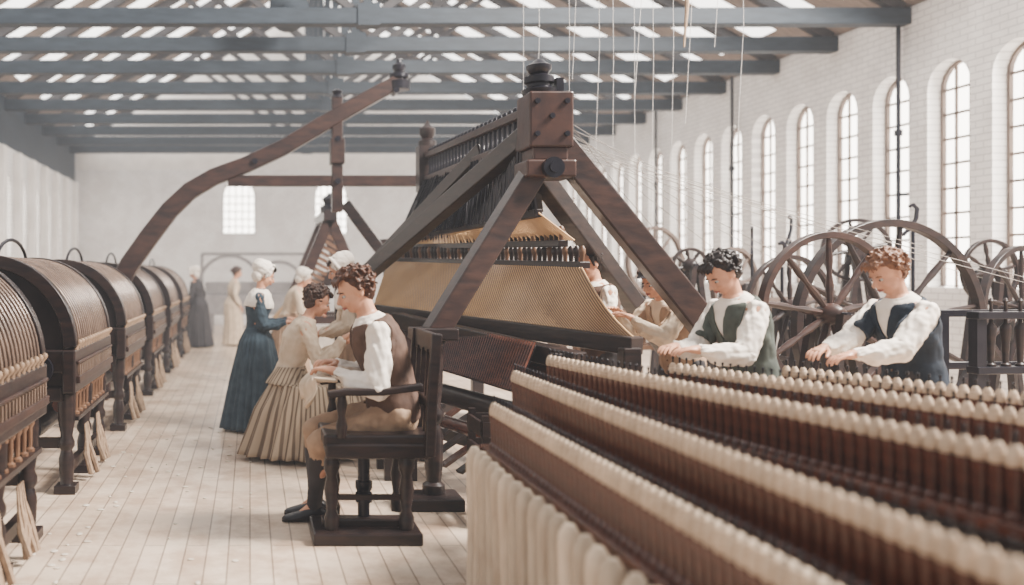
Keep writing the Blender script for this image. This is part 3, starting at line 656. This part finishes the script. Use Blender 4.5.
# ------------------------------------------------------------ armchair and stool
t=thing('wooden_armchair','heavy dark wooden armchair on a platform base in the aisle','chair',(.72,5.38,0),world=True)
MB().box((.67,5.28,.035),(.62,.40,.07)).box((.67,5.28,.09),(.5,.1,.05)).ob('base','dark',t,smooth=False,bevel=.01)
for x,y in((.47,5.18),(.90,5.18),(.50,5.42),(.92,5.62)):
    MB().lathe([(.04,0),(.045,.08),(.028,.12),(.045,.24),(.03,.32),(.046,.36),(.046,.40),(.034,.44),(.05,.49)],(x,y,.06),12).ob('leg','dark',t)
MB().cyl((.67,5.3,.07),(.67,5.3,.5),.035).lathe([(.05,0),(.05,.05),(.04,.06),(.05,.08),(.05,.12)],(.67,5.3,.2),14).ob('centre_post','iron',t)
MB().box((.73,5.40,.585),(.62,.56,.075)).box((.73,5.13,.53),(.6,.04,.09)).ob('seat','dark',t,smooth=False,bevel=.014)
for y in(5.11,5.70):
    MB().sweep([V(.44,y,.855),V(.55,y,.87),(.75,y,.87),(.98,y,.90)],.07,.04,V(0,1,0)).ob('armrest','dark',t,smooth=False,bevel=.01)
    MB().lathe([(.025,0),(.034,.06),(.02,.12),(.03,.18),(.022,.26)],(.52,y,.61),10).ob('arm_support','dark',t)
    MB().sweep([V(1.02,y,.5),V(1.03,y,.8),V(1.06,y,1.2)],.05,.06,V(0,1,0)).ob('back_post','dark',t,smooth=False,bevel=.008)
for x,z,h in((1.055,1.14,.12),(1.03,.8,.06)): MB().box((x,5.405,z),(.03,.6,h)).ob('back_rail','dark',t,smooth=False,bevel=.006)
for y in(5.25,5.4,5.55): MB().beam((1.03,y,.62),(1.055,y,1.1),.05,.02).ob('back_slat','dark',t,smooth=False)
MB().beam((.50,5.2,.25),(.92,5.2,.25),.03,.03).ob('stretcher','dark',t,smooth=False)
t=thing('wooden_stool','low dark block stool under the seated person in the striped skirt','stool',(.34,7.6,0),world=True)
MB().box((.34,7.6,.46),(.30,.34,.06)).ob('seat','dark',t,smooth=False,bevel=.01)
for x in(.23,.45):
    for y in(7.47,7.73): MB().beam((x,y,0),(x,y,.44),.06,.06).ob('leg','dark',t,smooth=False)
b=MB(); rows=[]
for i in range(22):
    u=i/21; row=[]
    for j in range(14):
        v=j/13; x=.31+.18*v+.03*math.sin(9*v+3*u); y=5.20+.46*u
        z=.935-.02*math.sin(PI*u)-max(0,.45-v)**1.2*.42+.012*math.sin(26*u+4*v)
        row.append(V(x,y,z))
    rows.append(row)
o=b.grid(rows).ob('cloth_length','cream'); o.data.shade_smooth(); md=o.modifiers.new('s','SOLIDIFY'); md.thickness=.012
tag(o,'cream length of cloth drooping from the hands of the person in the armchair','cloth')
t=thing('work_bench','small dark bench with a roll of thread in front of the striped skirt','bench',(1.05,6.9,0),world=True)
MB().box((1.12,6.9,.80),(.26,.5,.06)).ob('bench_top','dark',t,smooth=False,bevel=.01)
for x in(1.03,1.21):
    for y in(6.7,7.1): MB().beam((x,y,0),(x,y,.78),.06,.06).ob('leg','dark',t,smooth=False)
MB().cyl((1.06,6.72,.88),(1.06,7.1,.88),.055,seg=16).ob('thread_roll','gold',t)
t=thing('slatted_crate','dark slatted crate beside the turned loom post','crate',(1.58,5.7,0),world=True)
for z in(.12,.28,.44,.60): MB().box((1.58,5.42,z),(.36,.02,.09)).box((1.40,5.60,z),(.02,.34,.09)).box((1.76,5.60,z),(.02,.34,.09)).box((1.58,5.78,z),(.36,.02,.09)).ob('slat_ring','dark',t,smooth=False)
for x in(1.42,1.74):
    for y in(5.44,5.76): MB().box((x,y,.34),(.04,.04,.68)).ob('corner_post','dark',t,smooth=False)

# ------------------------------------------------------------ spinning machines with bobbins (right foreground)
bb=thing('bobbin','','bobbin',(0,0,0))
MB().lathe([(.0225,0),(.0225,.012),(.015,.02),(.017,.06),(.019,.11),(.0225,.135),(.0225,.145)],(0,0,0),14).ob('wooden_spool','brown',bb)
MB().lathe([(.012,.142),(.0205,.146),(.0235,.156),(.0225,.172),(.017,.192),(.009,.205)],(0,0,0),14).ob('yarn_cap','yarn',bb)
MB().lathe([(.005,.198),(.006,.207),(.0040,.212),(.0040,.226),(.0062,.229),(.0062,.236),(.003,.240)],(0,0,0),8).ob('spindle_tip','iron',bb)
bch=tree(bb); first=[True]
def spin_row(p0,p1,zt,label,blabel,group,sp=.050,wide=.11,panel=True):
    p0=Vector((*p0,0));p1=Vector((*p1,0)); z0=zt-.225; up=V(0,0,z0)
    t=thing('spinning_machine',label,'spinning machine',p0,world=True)
    d=(p1-p0).normalized(); sd=V(d.y,-d.x,0); 
    if sd.x>0: sd=-sd
    MB().beam(p0-d*.06+up-V(0,0,.02),p1+d*.06+up-V(0,0,.02),wide,.04).ob('bobbin_rail','brown',t,smooth=False,bevel=.006)
    MB().beam(p0-sd*.075-d*.04+up+V(0,0,.06),p1-sd*.075+d*.04+up+V(0,0,.06),.03,.16).ob('back_board','brown',t,smooth=False,bevel=.005)
    MB().cyl(p0-sd*.115+up+V(0,0,.12),p1-sd*.115+up+V(0,0,.12),.030,seg=14).ob('yarn_roller','roll',t)
    MB().beam(p0-sd*.15+up+V(0,0,-.03),p1-sd*.15+up+V(0,0,-.03),.2,.03).ob('shelf','dark',t,smooth=False)
    if panel: MB().beam(p0+sd*.045+up-V(0,0,.14),p1+sd*.045+up-V(0,0,.14),.03,.2).ob('side_board','dark',t,smooth=False,bevel=.005)
    for k in(.02,.34,.66,.98):
        q=p0.lerp(p1,k); MB().beam(q,q+up-V(0,0,.04),.08,.08).ob('leg','dark',t,smooth=False)
    MB().beam(p0+V(0,0,.12),p1+V(0,0,.12),.06,.08).ob('stretcher','dark',t,smooth=False)
    n=int((p1-p0).length/sp)
    for i in range(n+1):
        q=p0.lerp(p1,i/n)+up
        if first[0]:
            bb.location=q; bb['label']=blabel; bb['group']=group; first[0]=False; continue
        o=dup(bb,q,rz=R.uniform(0,6),label=blabel,ch=bch); o['group']=group
    return t
spin_row((1.14,4.20),(1.13,1.35),.96,'front spinning machine hung with long cream rolls beside the aisle','cream-capped bobbin in the front row nearest the aisle','bobbins of the front row',panel=False)
spin_row((1.40,4.75),(1.40,1.5),1.05,'second spinning machine, dark red-brown, just behind the row of cream rolls','cream-capped bobbin in the second row of the foreground','bobbins of the second row')
spin_row((1.70,5.1),(2.12,2.2),1.10,'third spinning machine from the aisle, angled away to the right','cream-capped bobbin in the third row from the aisle','bobbins of the third row')
spin_row((2.34,4.98),(2.94,2.9),1.07,'spinning machine under the hands of the person in the grey-green waistcoat','bobbin in the row worked by the person in the grey-green waistcoat','bobbins of the fourth row')
spin_row((2.98,5.0),(3.60,3.3),1.05,'spinning machine under the hands of the person in the navy waistcoat','bobbin in the row worked by the person in the navy waistcoat','bobbins of the fifth row')
r0=tag(MB().lathe([(.02,0),(.030,.02),(.034,.1),(.032,.3),(.035,.5),(.039,.66),(.034,.705),(.016,.735)],(0,0,0),16).ob('cotton_roll','roll'),'long cream roll of cotton hanging on the aisle side of the front machine','cotton roll','cream rolls on the front spinning machine')
n=24
for i in range(n):
    k=i/(n-1); o=r0 if i==0 else r0.copy()
    if i: C.objects.link(o)
    o.location=V(1.045,4.20,.0).lerp(V(1.035,1.5,.0),k); o.rotation_euler=(R.uniform(-.015,.015),R.uniform(-.006,.006),R.uniform(0,6))

# ------------------------------------------------------------ wheels
def wheel(c,r,rz,ns,label,m='dark',group=None,th=.06,stand=True,name='spinning_wheel',sw=.9):
    c=Vector(c); t=thing(name,label,'spinning wheel',(c.x,c.y,0),rz,group); z=c.z
    ring=lambda rr,n=48:[V(rr*math.cos(2*PI*i/n),0,z+rr*math.sin(2*PI*i/n)) for i in range(n)]
    MB().sweep(ring(r-th*.45),th,th*.8,V(0,1,0),closed=True).ob('rim',m,t,smooth=True,bevel=.004)
    MB().lathe([(.03,-.11),(.05,-.1),(.075,-.04),(.085,0),(.075,.04),(.05,.1),(.03,.11)],(0,0,z),16,V(0,1,0)).ob('hub',m,t)
    for k in range(ns):
        a=2*PI*k/ns+.2; d=V(math.cos(a),0,math.sin(a)); b=MB(); p=V(0,0,z)
        b.tube([p+d*.05,p+d*r*.35,p+d*r*.5,p+d*r*.65,p+d*(r-th*.5)],[x*sw for x in(.017,.026,.015,.024,.014)],8); b.ob('spoke',m,t)
    if stand:
        for s in(-1,1):
            MB().beam((-.02,s*.13,z),(-.22,s*.16,0),.05,.06).ob('stand_leg','dark',t,smooth=False)
            MB().beam((.02,s*.13,z),(.22,s*.16,0),.05,.06).ob('stand_leg','dark',t,smooth=False)
        MB().cyl((0,-.16,z),(0,.16,z),.02).ob('axle','iron',t)
        MB().box((0,0,.1),(.5,.38,.06)).ob('stand_base','dark',t,smooth=False)
    return t
wheel(P(830,314,6.5),.60,rad(12),9,'dark wooden wheel standing between the two people in waistcoats','beam',th=.06,sw=1.1)
wheel(P(890,326,7.3),.87,rad(8),10,'biggest dark wooden wheel, its rim arching behind both people in waistcoats',th=.075,sw=1.2)
wheel(P(790,308,8.4),.50,rad(14),9,'wooden wheel partly hidden behind the left side of the biggest wheel',th=.05)
wheel(P(990,272,9.2),.34,rad(8),8,'small wheel at the right edge below the nearest window',th=.045)
wheel(P(690,266,9.6),.20,rad(0),8,'small wheel just right of the sloping loom beam',th=.04)
wheel(P(1022,308,8.0),.56,rad(20),9,'large wheel cut by the right edge of the picture',th=.06)
wheel(P(856,250,9.6),.34,rad(-14),8,'medium wheel behind the top of the biggest wheel',th=.045)
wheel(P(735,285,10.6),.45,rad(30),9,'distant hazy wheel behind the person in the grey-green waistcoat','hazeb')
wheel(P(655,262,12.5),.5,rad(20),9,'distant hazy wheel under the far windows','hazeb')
for i,(px,py,d) in enumerate(((913,225,8.8),(782,262,9.0),(790,235,9.5),(752,246,9.8))):
    q=P(px,py,d); t=thing('lever_stand',['upright iron lever hooked at the top against the window right of the navy waistcoat','iron lever left of the big wheels, standing nearer of a pair','taller iron lever of the pair left of the big wheels','iron lever above the head of the person in the grey-green waistcoat'][i],'lever',(q.x,q.y,0),rad(20*i))
    MB().cyl((0,0,0),(0,0,q.z-.05),.016,seg=10).box((0,0,.03),(.2,.2,.06)).ob('post','iron',t)
    MB().sweep([V(-.10,0,q.z-.10),V(-.03,0,q.z-.03),V(.03,0,q.z+.06),V(.04,0,q.z+.16),V(0,0,q.z+.20),V(-.04,0,q.z+.18)],.025,.028).ob('hook','iron',t)
def rack(loc,rz,label,m='iron',w=1.5,z=1.25):
    t=thing('spool_rack',label,'spool rack',loc,rz)
    for zz in(z,z-.38):
        for y,h in((0,.1),(.3,.06)): MB().box((0,y,zz),(w,h,.05)).ob('rack_rail',m,t,smooth=False,bevel=.005)
    for x in(-w/2+.04,w/2-.04):
        for y in(0,.3): MB().box((x,y,z/2),(.07,.07,z)).ob('leg',m,t,smooth=False)
    for i in range(12):
        x=-w/2+.14+(w-.28)*i/11
        MB().lathe([(.03,0),(.03,.02),(.018,.03),(.024,.16),(.034,.26),(.034,.28),(.012,.31),(.01,.44),(.018,.46),(.006,.48)],(x,0,z-.36),10).ob('spool','dark' if m=='iron' else m,t)
    return t
rack((5.75,6.3,0),rad(5),'dark rack of iron spools at the right edge behind the navy waistcoat')
rack((5.2,8.8,0),rad(-8),'dark spool rack standing behind the biggest wheels',w=2.0,z=1.05)
rack((4.3,9.9,0),rad(20),'brown spool rack behind the dark sloping beam','mid',w=1.3,z=1.1)
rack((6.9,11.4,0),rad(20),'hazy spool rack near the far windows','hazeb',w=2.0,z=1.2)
# ------------------------------------------------------------ background machines
t=thing('small_loom','smaller dark sloping loom frame standing behind the bonneted heads','loom',(1.15,13.9,0))
for y in(-.7,.7):
    MB().beam((-.95,y,0),(.02,y,2.35),.14,.16).ob('sloping_leg','beam',t,smooth=False,bevel=.01)
    MB().beam((1.0,y,0),(.02,y,2.35),.14,.16).ob('sloping_leg','beam',t,smooth=False,bevel=.01)
    MB().beam((-.62,y,.85),(.65,y,.85),.1,.12).ob('cross_rail','beam',t,smooth=False)
MB().beam((.02,-.85,2.38),(.02,.85,2.38),.2,.16).ob('ridge_beam','dark',t,smooth=False,bevel=.01)
MB().lathe([(.14,0),(.15,.08),(.08,.12),(.12,.2),(.05,.26),(.0,.3)],(.02,-.7,2.42),14).ob('finial','iron',t)
for i in range(14):
    k=i/13; MB().beam((-.55+.5*k,-.74,1.1+1.0*k),(-.30+.5*k,-.74,1.0+.95*k),.04,.05).ob('comb_tooth','mid',t,smooth=False)
for x,z in((-.35,1.25),(.0,1.45),(.32,1.2)): MB().cyl((x,-.72,z),(x,.72,z),.11,seg=14).ob('roller','mid' if x else 'dark',t)
b=MB(); strands(b,V(-.35,-.7,1.3),V(-.35,.7,1.3),V(-.8,-.7,.8),V(-.8,.7,.8),40,.006); b.ob('threads','gold',t)
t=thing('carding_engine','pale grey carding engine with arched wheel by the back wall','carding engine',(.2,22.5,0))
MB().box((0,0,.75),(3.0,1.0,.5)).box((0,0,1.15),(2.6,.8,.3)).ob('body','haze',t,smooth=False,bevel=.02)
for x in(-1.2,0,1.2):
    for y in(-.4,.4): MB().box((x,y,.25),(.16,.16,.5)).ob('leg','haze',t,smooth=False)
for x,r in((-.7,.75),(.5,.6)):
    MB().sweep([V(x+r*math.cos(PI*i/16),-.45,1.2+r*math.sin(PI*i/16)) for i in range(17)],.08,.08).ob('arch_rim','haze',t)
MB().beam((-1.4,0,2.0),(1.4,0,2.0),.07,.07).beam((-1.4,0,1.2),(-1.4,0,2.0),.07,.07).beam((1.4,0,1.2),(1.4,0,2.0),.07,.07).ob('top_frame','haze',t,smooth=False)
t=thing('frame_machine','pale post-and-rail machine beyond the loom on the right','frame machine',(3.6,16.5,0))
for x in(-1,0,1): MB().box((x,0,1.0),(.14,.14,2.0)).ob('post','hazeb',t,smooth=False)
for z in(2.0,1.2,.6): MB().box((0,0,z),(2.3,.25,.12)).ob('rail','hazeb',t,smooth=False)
t=thing('shaft_pulley','dark round pulley drum on a shaft hanging under the roof at top left','pulley',(.55,12.9,5.3))
MB().cyl((0,-.15,0),(0,.15,0),.28,seg=28).cyl((0,-.18,0),(0,.18,0),.08).ob('drum','truss',t)
MB().beam((0,0,0),(0,0,3.2),.08,.08).ob('hanger','truss',t,smooth=False)

# ------------------------------------------------------------ light, air, camera
w=bpy.data.worlds.new('World'); bpy.context.scene.world=w; w.use_nodes=True
nt=w.node_tree; bg=nt.nodes['Background']; bg.inputs[0].default_value=(.96,.97,1,1); bg.inputs[1].default_value=1.05
SIG=.0040; LF=1.05
ab=nt.nodes.new('ShaderNodeVolumeAbsorption'); ab.inputs['Color'].default_value=(0,0,0,1); ab.inputs['Density'].default_value=SIG
em=nt.nodes.new('ShaderNodeEmission'); em.inputs['Color'].default_value=(1,.98,.98,1); em.inputs['Strength'].default_value=SIG*LF  # the air itself glows evenly, in place of light scattered by haze
ad=nt.nodes.new('ShaderNodeAddShader'); nt.links.new(ab.outputs[0],ad.inputs[0]); nt.links.new(em.outputs[0],ad.inputs[1])
nt.links.new(ad.outputs[0],nt.nodes['World Output'].inputs['Volume'])
def area(loc,tgt,sx,sy,e,col=(1,.92,.83)):
    l=bpy.data.lights.new('key_light','AREA'); l.shape='RECTANGLE'; l.size=sx; l.size_y=sy; l.energy=e; l.color=col
    o=bpy.data.objects.new('key_lamp',l); C.objects.link(o); o.location=loc
    o.rotation_euler=(Vector(tgt)-Vector(loc)).to_track_quat('-Z','Y').to_euler(); return o
area((8.2,4.5,8.5),(-.3,9,0),3.5,3,7600)  # unseen key lamp added at upper right, in place of the sun
cd=bpy.data.cameras.new('cam'); cam=bpy.data.objects.new('camera',cd); C.objects.link(cam)
cam.location=(0,0,1.55); cam.rotation_euler=(PI/2,0,0); cd.sensor_width=36; cd.lens=36*900/1024
cd.shift_x=(512-250)/1024; cd.shift_y=-(292.5-272)/1024
cd.dof.use_dof=True; cd.dof.focus_distance=6.4; cd.dof.aperture_fstop=.9
cd.clip_end=200
bpy.context.scene.camera=cam
